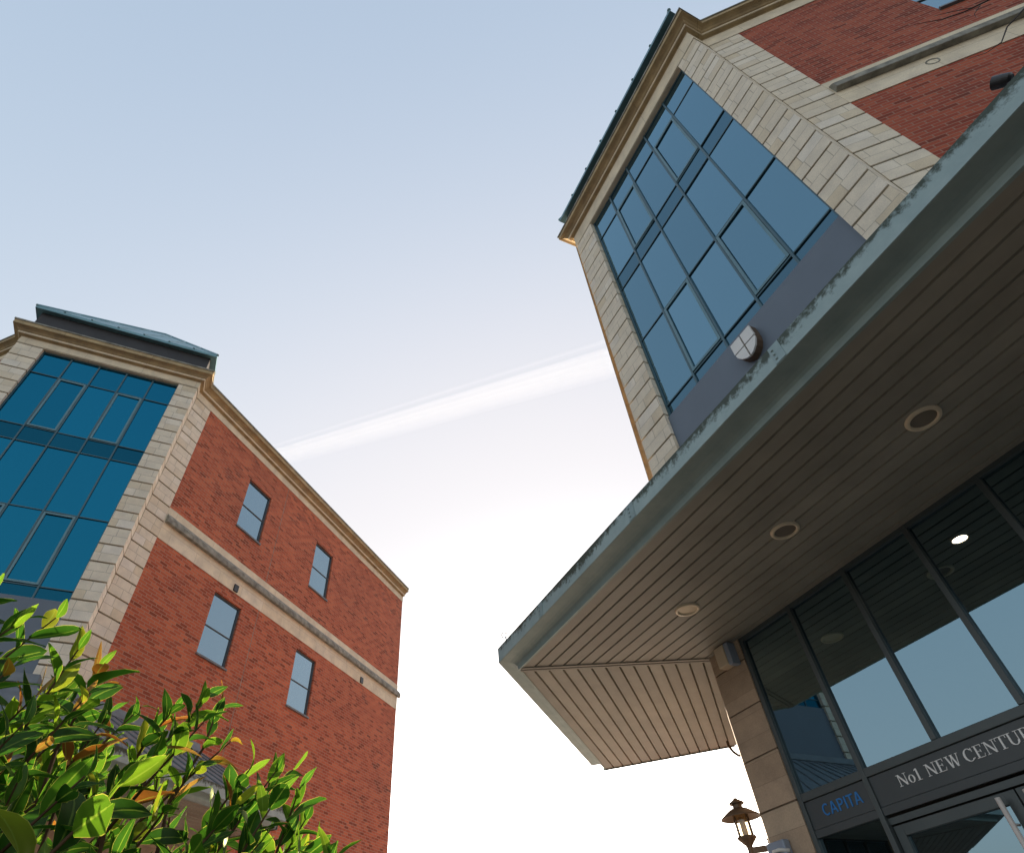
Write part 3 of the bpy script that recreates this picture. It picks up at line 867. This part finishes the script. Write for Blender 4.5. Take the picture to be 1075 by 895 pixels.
# ---------------------------------------------------------------- ground storey with entrance
def make_ground_floor(T, root, entrance):
    A, B, C, W = T.A, T.B, T.C, T.W
    nE = -0.20                                # entrance plane
    oc = 0.30                                 # the storey stands 0.3 m out on the long sides
    cC = cross2(A, nE, C, oc); cB = cross2(A, nE, B, oc)
    uC = (cC - A.O).dot(A.a); uB = (cB - A.O).dot(A.a)
    # stone piers either side: blocks with open joints, wrapped round the corner on the long sides
    for F, c, sgn in ((C, uC, 1), (B, uB, -1)):
        pr = MB()
        zs = [0.0, 0.66, 1.14, 1.62, 2.10, 2.58, 3.07, 3.55, 4.03, 4.51, ZS + 0.3]
        g = 0.008
        c0, c1 = (c - 0.52, c) if sgn > 0 else (c, c + 0.52)
        a_w0 = (F.O - F.O).x
        start = ((cC if sgn > 0 else cB) - F.O).dot(F.a)
        for i in range(len(zs) - 1):
            z0, z1 = zs[i] + g, zs[i + 1] - g
            pts = []
            pA0 = A.P(c0 if sgn > 0 else c1, nE, 0).xy; pA0b = A.P(c0 if sgn > 0 else c1, nE - 0.5, 0).xy
            pc = cC if sgn > 0 else cB
            pF = F.P(start + 0.62, oc, 0).xy; pFb = F.P(start + 0.62, oc - 0.45, 0).xy
            ring = [pA0, pc, pF, pFb, pA0b]
            L = [0, (pc - pA0).length]; L += [L[-1] + (pF - pc).length]; L += [L[-1] + 0.45]; L += [L[-1] + 0.5]; L += [L[-1] + 0.5]
            off = 0.7 * (i % 3)
            for k_ in range(5):
                p, q = ring[k_], ring[(k_ + 1) % 5]
                pr.face([(*p, z0), (*q, z0), (*q, z1), (*p, z1)], [(L[k_] + off, z0), (L[k_ + 1] + off, z0), (L[k_ + 1] + off, z1), (L[k_] + off, z1)])
            pr.face([(*p, z1) for p in ring]); pr.face([(*p, z0) for p in ring])
        # recessed core seen in the joints
        cen = sum(ring, Vector((0, 0))) / 5
        ri = [p + (cen - p).normalized() * 0.02 for p in ring]
        for k_ in range(5):
            p, q = ri[k_], ri[(k_ + 1) % 5]
            pr.face([(*p, 0), (*q, 0), (*q, ZS + 0.29), (*p, ZS + 0.29)])
        pr.build('stone_pier', M['pier'], root)
        # plain stone storey behind the pier along the long side
        lw = MB(); a0 = start + 0.62
        lw.box(F, a0 + 0.002, CL, 0.001, oc - 0.06, 0, ZS + 0.3)
        lw.build('stone_base_wall', M['pier'], root)
    # the glazed screen
    cuC, cuB = uC - 0.52, uB + 0.52
    if entrance:
        ms = [cuC - 0.03, 3.555, 2.785, 2.03, 1.285, cuB + 0.03]
    else:
        k = W / 4.62
        ms = [cuC - 0.03, 3.4 * k, 2.6 * k, 1.8 * k, 1.0 * k, cuB + 0.03]
    fr = MB()
    mw = 0.026
    zt0, zt1 = 3.035, 3.105
    for i, u in enumerate(ms):
        fr.box(A, u - mw, u + mw, nE - 0.08, nE - 0.01, zt1 + 0.001 if (entrance and i in (2, 3)) else 0, ZS + 0.05)
    for i in range(5):
        l, r_ = ms[i + 1] + mw, ms[i] - mw
        fr.box(A, l, r_, nE - 0.08, nE - 0.012, ZS - 0.045, ZS + 0.04)
    spans = [(ms[1] + mw, ms[0] - mw), (ms[4] + mw, ms[1] - mw), (ms[5] + mw, ms[4] - mw)] if entrance else [(ms[i + 1] + mw, ms[i] - mw) for i in range(5)]
    for l, r_ in spans:
        fr.box(A, l, r_, nE - 0.08, nE - 0.012, zt0, zt1)
    ent = fr.build('entrance_screen', M['frame_grey'], root, bevel=0.004)
    for i in range(5):
        g = MB()
        l, r_ = ms[i + 1] + mw, ms[i] - mw
        on = nE - 0.05
        t1 = rnd.uniform(-0.002, 0.002)
        g.face([A.P(l, on, zt1), A.P(r_, on + t1, zt1), A.P(r_, on + t1, ZS - 0.045), A.P(l, on, ZS - 0.045)], [(l, zt1), (r_, zt1), (r_, ZS), (l, ZS)])
        g.build('pane', M['clear'], ent, out=A.o)
    # sign boards under the transom, side panes and doors below
    sign_mid = None
    for i, (l, r_) in enumerate(spans):
        sg = MB(); sg.box(A, l, r_, nE - 0.07, nE - 0.03, 2.80, zt0 - 0.003)
        sg.box(A, l, r_, nE - 0.07, nE - 0.024, 2.735, 2.798)
        sb_ = sg.build('sign_board', M['sign'], ent, bevel=0.003)
        if entrance and i == 1:
            letters(A, 'No1 NEW', GLY, 3.268, nE - 0.030, 2.888, 0.086, 0.107, 'lettering', M['letter'], sb_)
            letters(A, 'CENTURY', GLY, 2.640, nE - 0.030, 2.888, 0.086, 0.104, 'lettering', M['letter'], sb_)
        if entrance and i == 0:
            letters(A, 'CAPITA', SANS, 4.13, nE - 0.030, 2.875, 0.095, 0.108, 'lettering', M['letter_blue'], sb_)
        if entrance and i == 1: continue
        g = MB(); on = nE - 0.05
        g.face([A.P(l, on, 0.05), A.P(r_, on, 0.05), A.P(r_, on, 2.733), A.P(l, on, 2.733)], [(l, 0), (r_, 0), (r_, 2.7), (l, 2.7)])
        g.build('pane', M['clear'], ent, out=A.o)
    if entrance:
        l0, r0 = spans[1]
        hd = MB(); hd.box(A, l0, r0, nE - 0.10, nE - 0.045, 2.668, 2.715)
        hd.build('door_head', M['frame_grey'], ent)
        mid = 2.44
        for i, (l, r_) in enumerate(((mid + 0.006, r0 - 0.01), (l0 + 0.01, mid - 0.006))):
            d = MB(); w = 0.085; o0, o1 = nE - 0.10, nE - 0.05
            d.box(A, l, l + w, o0, o1, 0.02, 2.655); d.box(A, r_ - w, r_, o0, o1, 0.02, 2.655)
            d.box(A, l + w, r_ - w, o0, o1, 2.575, 2.655); d.box(A, l + w, r_ - w, o0, o1, 0.02, 0.22)
            dr = d.build('door', M['frame_grey'], ent, bevel=0.004)
            g = MB(); g.face([A.P(l + w, nE - 0.08, 0.22), A.P(r_ - w, nE - 0.08, 0.22), A.P(r_ - w, nE - 0.08, 2.575), A.P(l + w, nE - 0.08, 2.575)])
            g.build('pane', M['clear'], dr, out=A.o)
            hx = (l + 0.10) if i == 0 else (r_ - 0.10)
            hb = MB()
            hb.tube([A.P(hx, nE + 0.02, 0.35), A.P(hx, nE + 0.02, 2.62)], 0.019, 12)
            for z in (0.6, 1.5, 2.45):
                hb.tube([A.P(hx, nE - 0.06, z), A.P(hx, nE + 0.02, z)], 0.009, 8)
            hb.build('handle', M['satin'], dr, smooth=True)
    # lobby behind the glass
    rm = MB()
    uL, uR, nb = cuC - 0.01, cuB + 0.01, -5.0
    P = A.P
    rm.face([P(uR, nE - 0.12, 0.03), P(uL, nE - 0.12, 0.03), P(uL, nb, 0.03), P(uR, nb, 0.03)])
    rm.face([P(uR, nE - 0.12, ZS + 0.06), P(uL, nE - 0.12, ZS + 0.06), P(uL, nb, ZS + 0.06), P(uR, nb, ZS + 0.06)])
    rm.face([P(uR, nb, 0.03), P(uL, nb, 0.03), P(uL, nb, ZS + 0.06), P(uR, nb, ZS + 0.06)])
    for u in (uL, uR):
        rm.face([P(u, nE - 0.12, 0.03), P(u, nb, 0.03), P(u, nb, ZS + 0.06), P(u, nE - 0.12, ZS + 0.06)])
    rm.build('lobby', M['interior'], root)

TR = site((3.401, 4.023), (-s2, s2), (-s2, -s2), 4.62, 12.35)
TL = site((-10.972, 7.219), (-s2, -s2), (s2, -s2), 4.30, 12.55)
make_building(TR, 'brick office on the right with metal entrance canopy beneath its tall glazed bay', 15.80, True, 'glass_bay')
make_building(TL, 'brick office on the left behind the shrub, four small windows in its side', 15.58, False, 'glass_bay_deep')

# ------------------------------------------------------------------ fittings on the right building
A, C_, B_ = TR.A, TR.C, TR.B
def downlight(u, n, label):
    c = A.P(u, n, ZS)
    r = empty('recessed_downlight', c)
    tag(r, label, 'ceiling light', 'round recessed lights in the canopy soffit')
    m1 = MB(); m1.lathe(c, [(0.098, 0.012), (0.098, -0.012), (0.106, -0.02), (0.128, -0.016), (0.134, -0.004), (0.134, 0.012)], 36)
    m1.build('trim_ring', M['ring'], r, smooth=True)
    m2 = MB(); m2.lathe(c, [(0.0, -0.006), (0.06, -0.006), (0.099, -0.003)], 36)
    return r, m2
for u, lab, lens in ((0.963, 'round unlit downlight in the soffit, nearest the top right', 'lens'), (2.465, 'round unlit downlight in the middle of the row in the soffit', 'lens'), (3.96, 'round downlight with a pale frosted face near the stone pier', 'ring')):
    r, m2 = downlight(u, 0.832, lab)
    m2.build('lens', M[lens], r)
lc = A.P(2.02, -1.08, ZS + 0.055)
r = empty('lobby_downlight', lc)
tag(r, 'small bright lit downlight seen through the dark entrance glass', 'ceiling light')
q = MB(); q.lathe(lc, [(0.07, 0.004), (0.07, -0.01), (0.084, -0.012), (0.088, 0.004)], 28); q.build('trim_ring', M['ring'], r)
q = MB(); q.lathe(lc, [(0.0, -0.006), (0.0705, -0.006)], 28); q.build('lens', M['downlight_on'], r)

# shield-shaped bell box on the spandrel panel
def bell_box():
    c = A.P(2.27, -0.045, 7.8)
    r = empty('bell_box', c); tag(r, 'white shield shaped alarm box with dark cross lines on the grey panel', 'alarm box')
    h = 0.235
    out = [(-0.185, 0.21), (0.185, 0.21), (0.19, 0.02), (0.175, -0.07), (0.13, -0.15), (0.06, -0.205), (0, -0.225), (-0.06, -0.205), (-0.13, -0.15), (-0.175, -0.07), (-0.19, 0.02)]
    P = lambda x, y, o: A.P(2.27 + x, -0.045 + o, 7.8 + y)
    b = MB()
    fr = [P(x, y, 0.10) for x, y in out]; bk = [P(x, y, 0.0) for x, y in out]
    b.face(fr); b.face(bk)
    for i in range(len(out)):
        k = (i + 1) % len(out); b.face([fr[i], fr[k], bk[k], bk[i]])
    b.build('housing', M['brown'], r)
    # four pale quarters with gaps that make the cross
    def clip(poly, ax, sg, lim):
        res = []
        for i in range(len(poly)):
            p, q_ = poly[i], poly[(i + 1) % len(poly)]
            ip, iq = sg * p[ax] >= lim, sg * q_[ax] >= lim
            if ip: res.append(p)
            if ip != iq:
                t_ = (lim * sg - p[ax]) / (q_[ax] - p[ax]); res.append(tuple(p[k] + t_ * (q_[k] - p[k]) for k in (0, 1)))
        return res
    for sx in (1, -1):
        for sy in (1, -1):
            pl = clip(clip(out, 0, sx, 0.011), 1, sy, 0.011)
            f = MB(); a = [P(x * 0.985, y * 0.985, 0.128) for x, y in pl]; d = [P(x * 0.985, y * 0.985, 0.101) for x, y in pl]
            f.face(a)
            for i in range(len(a)):
                k = (i + 1) % len(a); f.face([a[i], a[k], d[k], d[i]])
            f.build('cover', M['white'], r)
bell_box()

# spotlight standing on the canopy edge
def spot():
    c = A.P(-0.86, 2.10, 5.035)
    r = empty('spotlight', c); tag(r, 'small black spotlight standing on the mossy canopy edge', 'spotlight')
    b = MB(); b.tube([c, c + Vector((0.0, 0.0, 0.12))], 0.009, 8); b.lathe(c, [(0.03, 0), (0.03, 0.012), (0, 0.014)], 14); b.build('stem', M['black'], r)
    ax = Vector((-0.45, 0.2, 0.55)).normalized()
    h = c + Vector((0, 0, 0.15))
    q_ = MB(); q_.lathe(h, [(0.0, -0.042), (0.022, -0.042), (0.034, -0.03), (0.037, 0.0), (0.037, 0.05), (0.032, 0.05), (0.030, 0.03), (0.0, 0.03)], 22, ax)
    q_.build('lamp_head', M['black'], r, smooth=False)
spot()

# ring bolt on the tip of the canopy
def ring_bolt():
    c = Vector((-2.17, 6.50, 5.035))
    r = empty('ring_bolt', c); tag(r, 'small metal ring bolt on the outer tip of the canopy', 'ring bolt')
    b = MB(); b.tube([c - Vector((0, 0, 0.01)), c + Vector((-0.012, 0.012, 0.05))], 0.007, 8); b.build('shank', M['steel'], r)
    q_ = MB(); cc = c + Vector((-0.03, 0.03, 0.085)); pts = []
    for k in range(19):
        t_ = 2 * math.pi * k / 18; pts.append(cc + Vector((0.707, 0.25, 0)).normalized() * 0.035 * math.cos(t_) + Vector((0, 0, 1)) * 0.035 * math.sin(t_))
    q_.tube(pts, 0.006, 8, False); q_.build('eye', M['steel'], r, smooth=True)
ring_bolt()

# sensor box under the soffit on the pier
nE = -0.20
def sensor_box():
    F = A; u0, u1 = 4.50, 4.66
    c = F.P(4.58, nE + 0.05, 4.6)
    r = empty('sensor_box', c); tag(r, 'cream and grey sensor box fixed to the pier under the soffit', 'sensor box')
    b = MB(); b.box(F, u0, u1, nE, nE + 0.13, 4.50, 4.735); b.build('housing', M['offwhite'], r, bevel=0.008)
    q_ = MB(); q_.box(F, u0 - 0.07, u0 - 0.001, nE, nE + 0.12, 4.48, 4.735); q_.build('side_cover', M['boxgrey'], r, bevel=0.006)
sensor_box()
for i, (u, z) in enumerate(()):
    pass

# drain pipe stub beside the pier
def stub():
    b = MB()
    e = C_.P(0.62, 0.30, 0)
    pts = [Vector((e.x - 0.10, e.y + 2.62, ZS - 0.03)), Vector((e.x - 0.10, e.y + 2.62, ZS - 0.10)), Vector((e.x - 0.06, e.y + 2.60, ZS - 0.20)), Vector((e.x + 0.0, e.y + 2.58, ZS - 0.27)), Vector((e.x + 0.07, e.y + 2.56, ZS - 0.28))]
    b.tube(pts, 0.022, 8)
    o = b.build('overflow_pipe', M['brown'], smooth=True); tag(o, 'short curved pipe below the end of the soffit beside the pier', 'pipe')
stub()

# wall lantern on a bracket left of the pier
def lantern():
    c = Vector((-0.115, 7.9, 3.0))
    r = empty('wall_lantern', Vector((-0.115, 7.9, 2.6))); tag(r, 'brown wall lantern with a conical shade and glass tube beside the stone pier', 'lantern')
    def L(name, prof, mat, n=28, sm=True):
        b = MB(); b.lathe(c, prof, n); return b.build(name, mat, r, smooth=sm)
    L('shade', [(0.085, 0.205), (0.10, 0.198), (0.20, 0.135), (0.215, 0.118), (0.208, 0.116), (0.09, 0.185), (0.0, 0.19)], M['brown'])
    L('cap', [(0.0, 0.315), (0.018, 0.31), (0.03, 0.295), (0.075, 0.27), (0.085, 0.255), (0.078, 0.25), (0.0, 0.265)], M['brown'])
    L('neck', [(0.052, 0.255), (0.052, 0.20)], M['brown'])
    L('glass_tube', [(0.083, 0.17), (0.083, -0.055)], M['lampglass'])
    L('lamp_tube', [(0.0, 0.13), (0.028, 0.12), (0.032, 0.0), (0.028, -0.05), (0.0, -0.055)], M['bulb'])
    b = MB()
    for k in range(4):
        t_ = math.pi / 4 + k * math.pi / 2
        d = Vector((math.cos(t_), math.sin(t_), 0)) * 0.09
        b.tube([c + d + Vector((0, 0, -0.065)), c + d + Vector((0, 0, 0.18))], 0.006, 6)
    b.build('guard_rods', M['brown'], r)
    L('cup', [(0.0, -0.05), (0.098, -0.052), (0.10, -0.066), (0.085, -0.085), (0.04, -0.13), (0.03, -0.15)], M['brown'])
    L('post', [(0.030, -0.13), (0.028, -0.60), (0.0, -0.62)], M['brown'])
    b = MB(); e = C_.P(0.36, 0.30, 0)
    F = Frame((c.x, c.y), (1, 0), (0, 1))
    b.box(F, 0.02, e.x - c.x - 0.004, -0.02, 0.02, -0.205 + c.z, -0.15 + c.z)
    b.box(F, e.x - c.x - 0.016, e.x - c.x - 0.001, -0.06, 0.06, -0.36 + c.z, -0.10 + c.z)
    b.build('bracket', M['brown'], r)
lantern()

def meter_box():
    c = A.P(4.72, nE, 2.7)
    r = empty('junction_box', c); tag(r, 'blue grey junction box with white conduit on the pier beside the lantern', 'junction box')
    b = MB(); b.box(A, 4.62, 4.86, nE + 0.001, nE + 0.09, 2.40, 2.80); b.build('housing', M['boxgrey'], r, bevel=0.015)
    q_ = MB(); pts = [A.P(4.80, nE + 0.11, 2.35), A.P(4.80, nE + 0.11, 2.66), A.P(4.76, nE + 0.11, 2.72), A.P(4.68, nE + 0.11, 2.72), A.P(4.60, nE + 0.06, 2.70)]
    q_.tube(pts, 0.016, 8); q_.build('conduit', M['white'], r, smooth=True)
meter_box()

# ------------------------------------------------------------------ shrub
def direction(az, el):
    az, el = R(az), R(el)
    return Vector((math.sin(az) * math.cos(el), math.cos(az) * math.cos(el), math.sin(el)))
EYE = Vector((0, 0, 1.6))
def shrub():
    base = Vector((-1.62, 1.42, 0))
    root = empty('shrub', base)
    tag(root, 'leafy evergreen shrub with glossy green and bronze leaves in front of the left building', 'shrub')
    lf = MB(); st = MB()
    def leaf(p, d, up, L, w, tint):
        d = d.normalized(); side = d.cross(up)
        if side.length < 1e-3: side = d.orthogonal()
        side.normalize(); nrm = side.cross(d).normalized()
        n = 6
        curl = rnd.uniform(0.05, 0.55) * (1 if rnd.random() < 0.75 else -0.6)
        fold = rnd.uniform(0.10, 0.55)
        twist = rnd.uniform(-0.9, 0.9)
        rows = []
        for i in range(n + 1):
            t_ = i / n
            hw = w * math.sin(math.pi * min(1, (t_ * 0.93 + 0.035)) ** 0.82) ** 0.9 * 0.5
            if i == n: hw = 0.0006
            c = p + d * (L * t_) - nrm * (curl * L * t_ * t_)
            s_ = (side * math.cos(twist * t_) + nrm * math.sin(twist * t_))
            n_ = s_.cross(d).normalized()
            wav = 0.05 * w * math.sin(9 * t_ + tint * 20)
            rows.append((c - s_ * hw + n_ * (hw * fold + wav), c, c + s_ * hw + n_ * (hw * fold - wav), t_))
        for a, b in zip(rows, rows[1:]):
            lf.face([a[0], a[1], b[1], b[0]], [(0, a[3]), (0.5, a[3]), (0.5, b[3]), (0, b[3])], tint)
            lf.face([a[1], a[2], b[2], b[1]], [(0.5, a[3]), (1, a[3]), (1, b[3]), (0.5, b[3])], tint)
    def shoot(tip, dirv, length, nl, size):
        dirv = dirv.normalized()
        root_p = tip - dirv * length - Vector((0, 0, length * 0.12))
        mid = (tip + root_p) / 2 + Vector((rnd.uniform(-1, 1), rnd.uniform(-1, 1), rnd.uniform(-0.6, 0.3))) * length * 0.06
        st.tube([root_p, mid, tip], [0.0045, 0.0032, 0.0016], 6)
        young = rnd.random()
        ang = rnd.uniform(0, 6.28)
        for i in range(nl):
            t_ = 0.12 + 0.88 * i / (nl - 1)
            p = root_p.lerp(mid, t_ * 2) if t_ < 0.5 else mid.lerp(tip, t_ * 2 - 1)
            ang += 2.4 + rnd.uniform(-0.35, 0.35)
            x = dirv.orthogonal().normalized(); y = dirv.cross(x)
            rad = x * math.cos(ang) + y * math.sin(ang)
            spread = 0.35 + 1.1 * (1 - t_) + rnd.uniform(-0.15, 0.45)
            d = dirv + rad * spread + Vector((0, 0, rnd.uniform(-0.1, 0.15)))
            L = size * rnd.uniform(0.75, 1.15) * (1 - 0.45 * max(0, t_ - 0.72) / 0.28)
            tv = rnd.uniform(0.0, 0.74)
            if rnd.random() < 0.05: tv = rnd.uniform(0.75, 0.82)
            if rnd.random() < (0.16 if t_ > 0.7 and young > 0.5 else 0.06): tv = rnd.choice((rnd.uniform(0.86, 0.94), rnd.uniform(0.90, 0.95), rnd.uniform(0.97, 1.0)))
            leaf(p, d, dirv, L, L * (rnd.uniform(0.14, 0.24) if tv > 0.96 else rnd.uniform(0.34, 0.52)), tv)
        return root_p
    roots = []
    # leading shoots that make the outline
    lead = [(-63.5, 25.0, 1.75), (-61, 24.5, 1.7), (-59.0, 25.2, 1.8), (-56.5, 23.4, 1.75), (-54.5, 22.4, 1.85), (-60, 21.5, 1.6), (-57, 20.5, 1.9),
            (-52.5, 19.6, 2.0), (-50.5, 20.2, 2.1), (-48.0, 20.4, 1.95), (-46.0, 21.3, 1.9), (-44.6, 21.4, 2.0), (-45.5, 19.6, 1.8), (-47.5, 18.6, 1.75),
            (-43.0, 18.4, 2.0), (-41.0, 16.6, 1.9), (-39.0, 16.4, 1.8), (-37.6, 16.6, 1.9), (-36.8, 15.4, 1.85), (-38.5, 14.6, 1.7), (-36.0, 13.2, 1.95), (-35.0, 11.8, 1.75), (-41.5, 14.0, 1.65)]
    for az, el, r_ in lead:
        tip = EYE + direction(az, el) * r_
        dv = Vector((0.62 + rnd.uniform(-0.25, 0.3), 0.05 + rnd.uniform(-0.3, 0.3), 0.75))
        roots.append(shoot(tip, dv, rnd.uniform(0.16, 0.28), rnd.randint(8, 12), rnd.uniform(0.085, 0.115)))
    # body
    for i in range(360):
        az = rnd.uniform(-86, -33)
        top = 22.0 if az < -54 else 22.0 - (az + 54) * 0.46
        if -53.5 < az < -48.5: top -= 2.0
        if -42.5 < az < -40: top -= 2.5
        r_ = rnd.choice((rnd.uniform(1.15, 1.6), rnd.uniform(1.6, 2.3), rnd.uniform(2.1, 2.8)))
        zt = EYE.z + math.tan(R(top)) * r_
        z = zt - abs(rnd.gauss(0, 0.42)) - 0.03
        if z < 0.5: z = rnd.uniform(0.5, 1.4)
        d = direction(az, 0) * r_
        tip = Vector((d.x, d.y, z))
        dv = Vector((0.55 + rnd.uniform(-0.45, 0.45), rnd.uniform(-0.4, 0.4), 0.7))
        roots.append(shoot(tip, dv, rnd.uniform(0.16, 0.30), rnd.randint(8, 12), rnd.uniform(0.080, 0.115)))
    for rp in roots:
        b = base + Vector((rp.x - base.x, rp.y - base.y, 0)) * 0.22
        k1 = b.lerp(rp, 0.5) + Vector((rnd.uniform(-0.08, 0.08), rnd.uniform(-0.08, 0.08), 0.05))
        st.tube([b, k1, rp], [0.014, 0.008, 0.0045], 6)
    lf.build('foliage', M['leaf'], root, smooth=True)
    st.build('stems', M['stem'], root, smooth=True, weld=False)
shrub()

# ------------------------------------------------------------------ bare tree whose twigs reach into the picture
def bare_tree():
    b0 = Vector((8.3, 2.7, 0))
    root = empty('bare_tree', b0); tag(root, 'leafless tree with thin dark twigs reaching in front of the right brick wall', 'tree')
    tk = MB()
    tk.tube([b0, (8.25, 2.72, 2.5), (8.1, 2.8, 5.0), (7.8, 2.9, 7.2)], [0.15, 0.12, 0.095, 0.07], 12)
    tk.build('trunk', M['bark'], root, smooth=True)
    tw = MB()
    V = Vector
    def grow(p, d, L, r_, lev):
        pts = [p]; n = 4
        for i in range(n):
            d = (d + V((rnd.uniform(-1, 1), rnd.uniform(-1, 1), rnd.uniform(-0.6, 0.9))) * 0.16).normalized()
            pts.append(pts[-1] + d * L / n)
        tw.tube(pts, [r_ * (1 - 0.17 * i) for i in range(n + 1)], 6)
        if lev > 0:
            for i in range(1, n + 1):
                for _ in range(2 if lev > 1 else 1):
                    dd = (d + V((rnd.uniform(-0.8, 1), rnd.uniform(-0.9, 0.9), rnd.uniform(-0.3, 0.9))) * 0.8).normalized()
                    if dd.x < -0.2: dd.x *= -0.5
                    grow(pts[i], dd, L * 0.6, r_ * 0.5, lev - 1)
    main = [V((7.8, 2.9, 7.1)), V((7.0, 3.05, 8.4)), V((6.2, 3.2, 9.2)), V((5.75, 3.3, 9.45))]
    tw.tube(main, [0.05, 0.03, 0.018, 0.012], 8)
    tw.tube([V((5.75, 3.3, 9.45)), V((5.35, 3.3, 9.62)), V((5.0, 3.3, 9.56)), V((4.80, 3.3, 9.60)), V((4.58, 3.3, 9.77))], [0.012, 0.009, 0.007, 0.005, 0.002], 6)
    tw.tube([V((5.1, 3.3, 9.59)), V((4.92, 3.3, 9.72)), V((4.8, 3.3, 9.78))], [0.005, 0.004, 0.0015], 5)
    tw.tube([V((5.20, 3.3, 9.59)), V((5.02, 3.3, 9.40)), V((4.98, 3.3, 9.30))], [0.005, 0.004, 0.0015], 5)
    tw.tube([V((6.2, 3.2, 9.2)), V((5.6, 3.3, 9.18)), V((5.29, 3.3, 9.03)), V((4.98, 3.3, 8.78)), V((4.76, 3.3, 8.50)), V((4.56, 3.3, 8.40)), V((4.40, 3.3, 8.42))], [0.018, 0.013, 0.010, 0.008, 0.006, 0.003, 0.0015], 6)
    grow(V((7.8, 2.9, 7.2)), V((0.2, -0.1, 1)), 2.6, 0.05, 3)
    grow(V((8.0, 2.8, 6.0)), V((0.8, -0.3, 0.8)), 2.2, 0.04, 2)
    tw.build('branches', M['bark'], root, smooth=True, weld=False)
bare_tree()

# ------------------------------------------------------------------ vapour trail high in the sky
def trail():
    mt = bpy.data.materials.new('thin_vapour'); mt.use_nodes = True
    t = mt.node_tree; t.nodes.clear()
    out = N(t, 'ShaderNodeOutputMaterial'); pv = N(t, 'ShaderNodeVolumePrincipled')
    pv.inputs['Color'].default_value = (1, 1, 1, 1); pv.inputs['Density'].default_value = 0.0021; pv.inputs['Anisotropy'].default_value = 0.55
    t.links.new(pv.outputs[0], out.inputs['Volume'])
    H = 300.0
    ctrl = [(-47.5, 41.2), (-44.6, 42.3), (-33.5, 45.7), (-23.0, 48.4), (-11.5, 50.2), (0.3, 50.6), (12, 50.3), (30, 48.5)]
    pts = []
    for az, el in ctrl:
        d = direction(az, el); pts.append(EYE + d * (H / d.z))
    root = empty('vapour_trail', pts[2])
    tag(root, 'thin white vapour trail crossing the pale sky between the buildings', 'vapour trail')
    dn = Vector((0.0, 1.0, 0.0))
    m0 = pts[1].lerp(pts[5], 0.45)
    for d0, d1, r0, r1 in ((0.0, 0.0, 8.0, 13.0), (1.6, 3.4, 5.0, 7.5), (-1.6, -2.6, 5.0, 8.0)):
        b = MB()
        p0, p2 = pts[0] + dn * d0, pts[5].lerp(pts[6], 0.3) + dn * d1
        b.tube([p0, p2], [r0, r1], 40)
        b.build('vapour', mt, root, smooth=True)
trail()
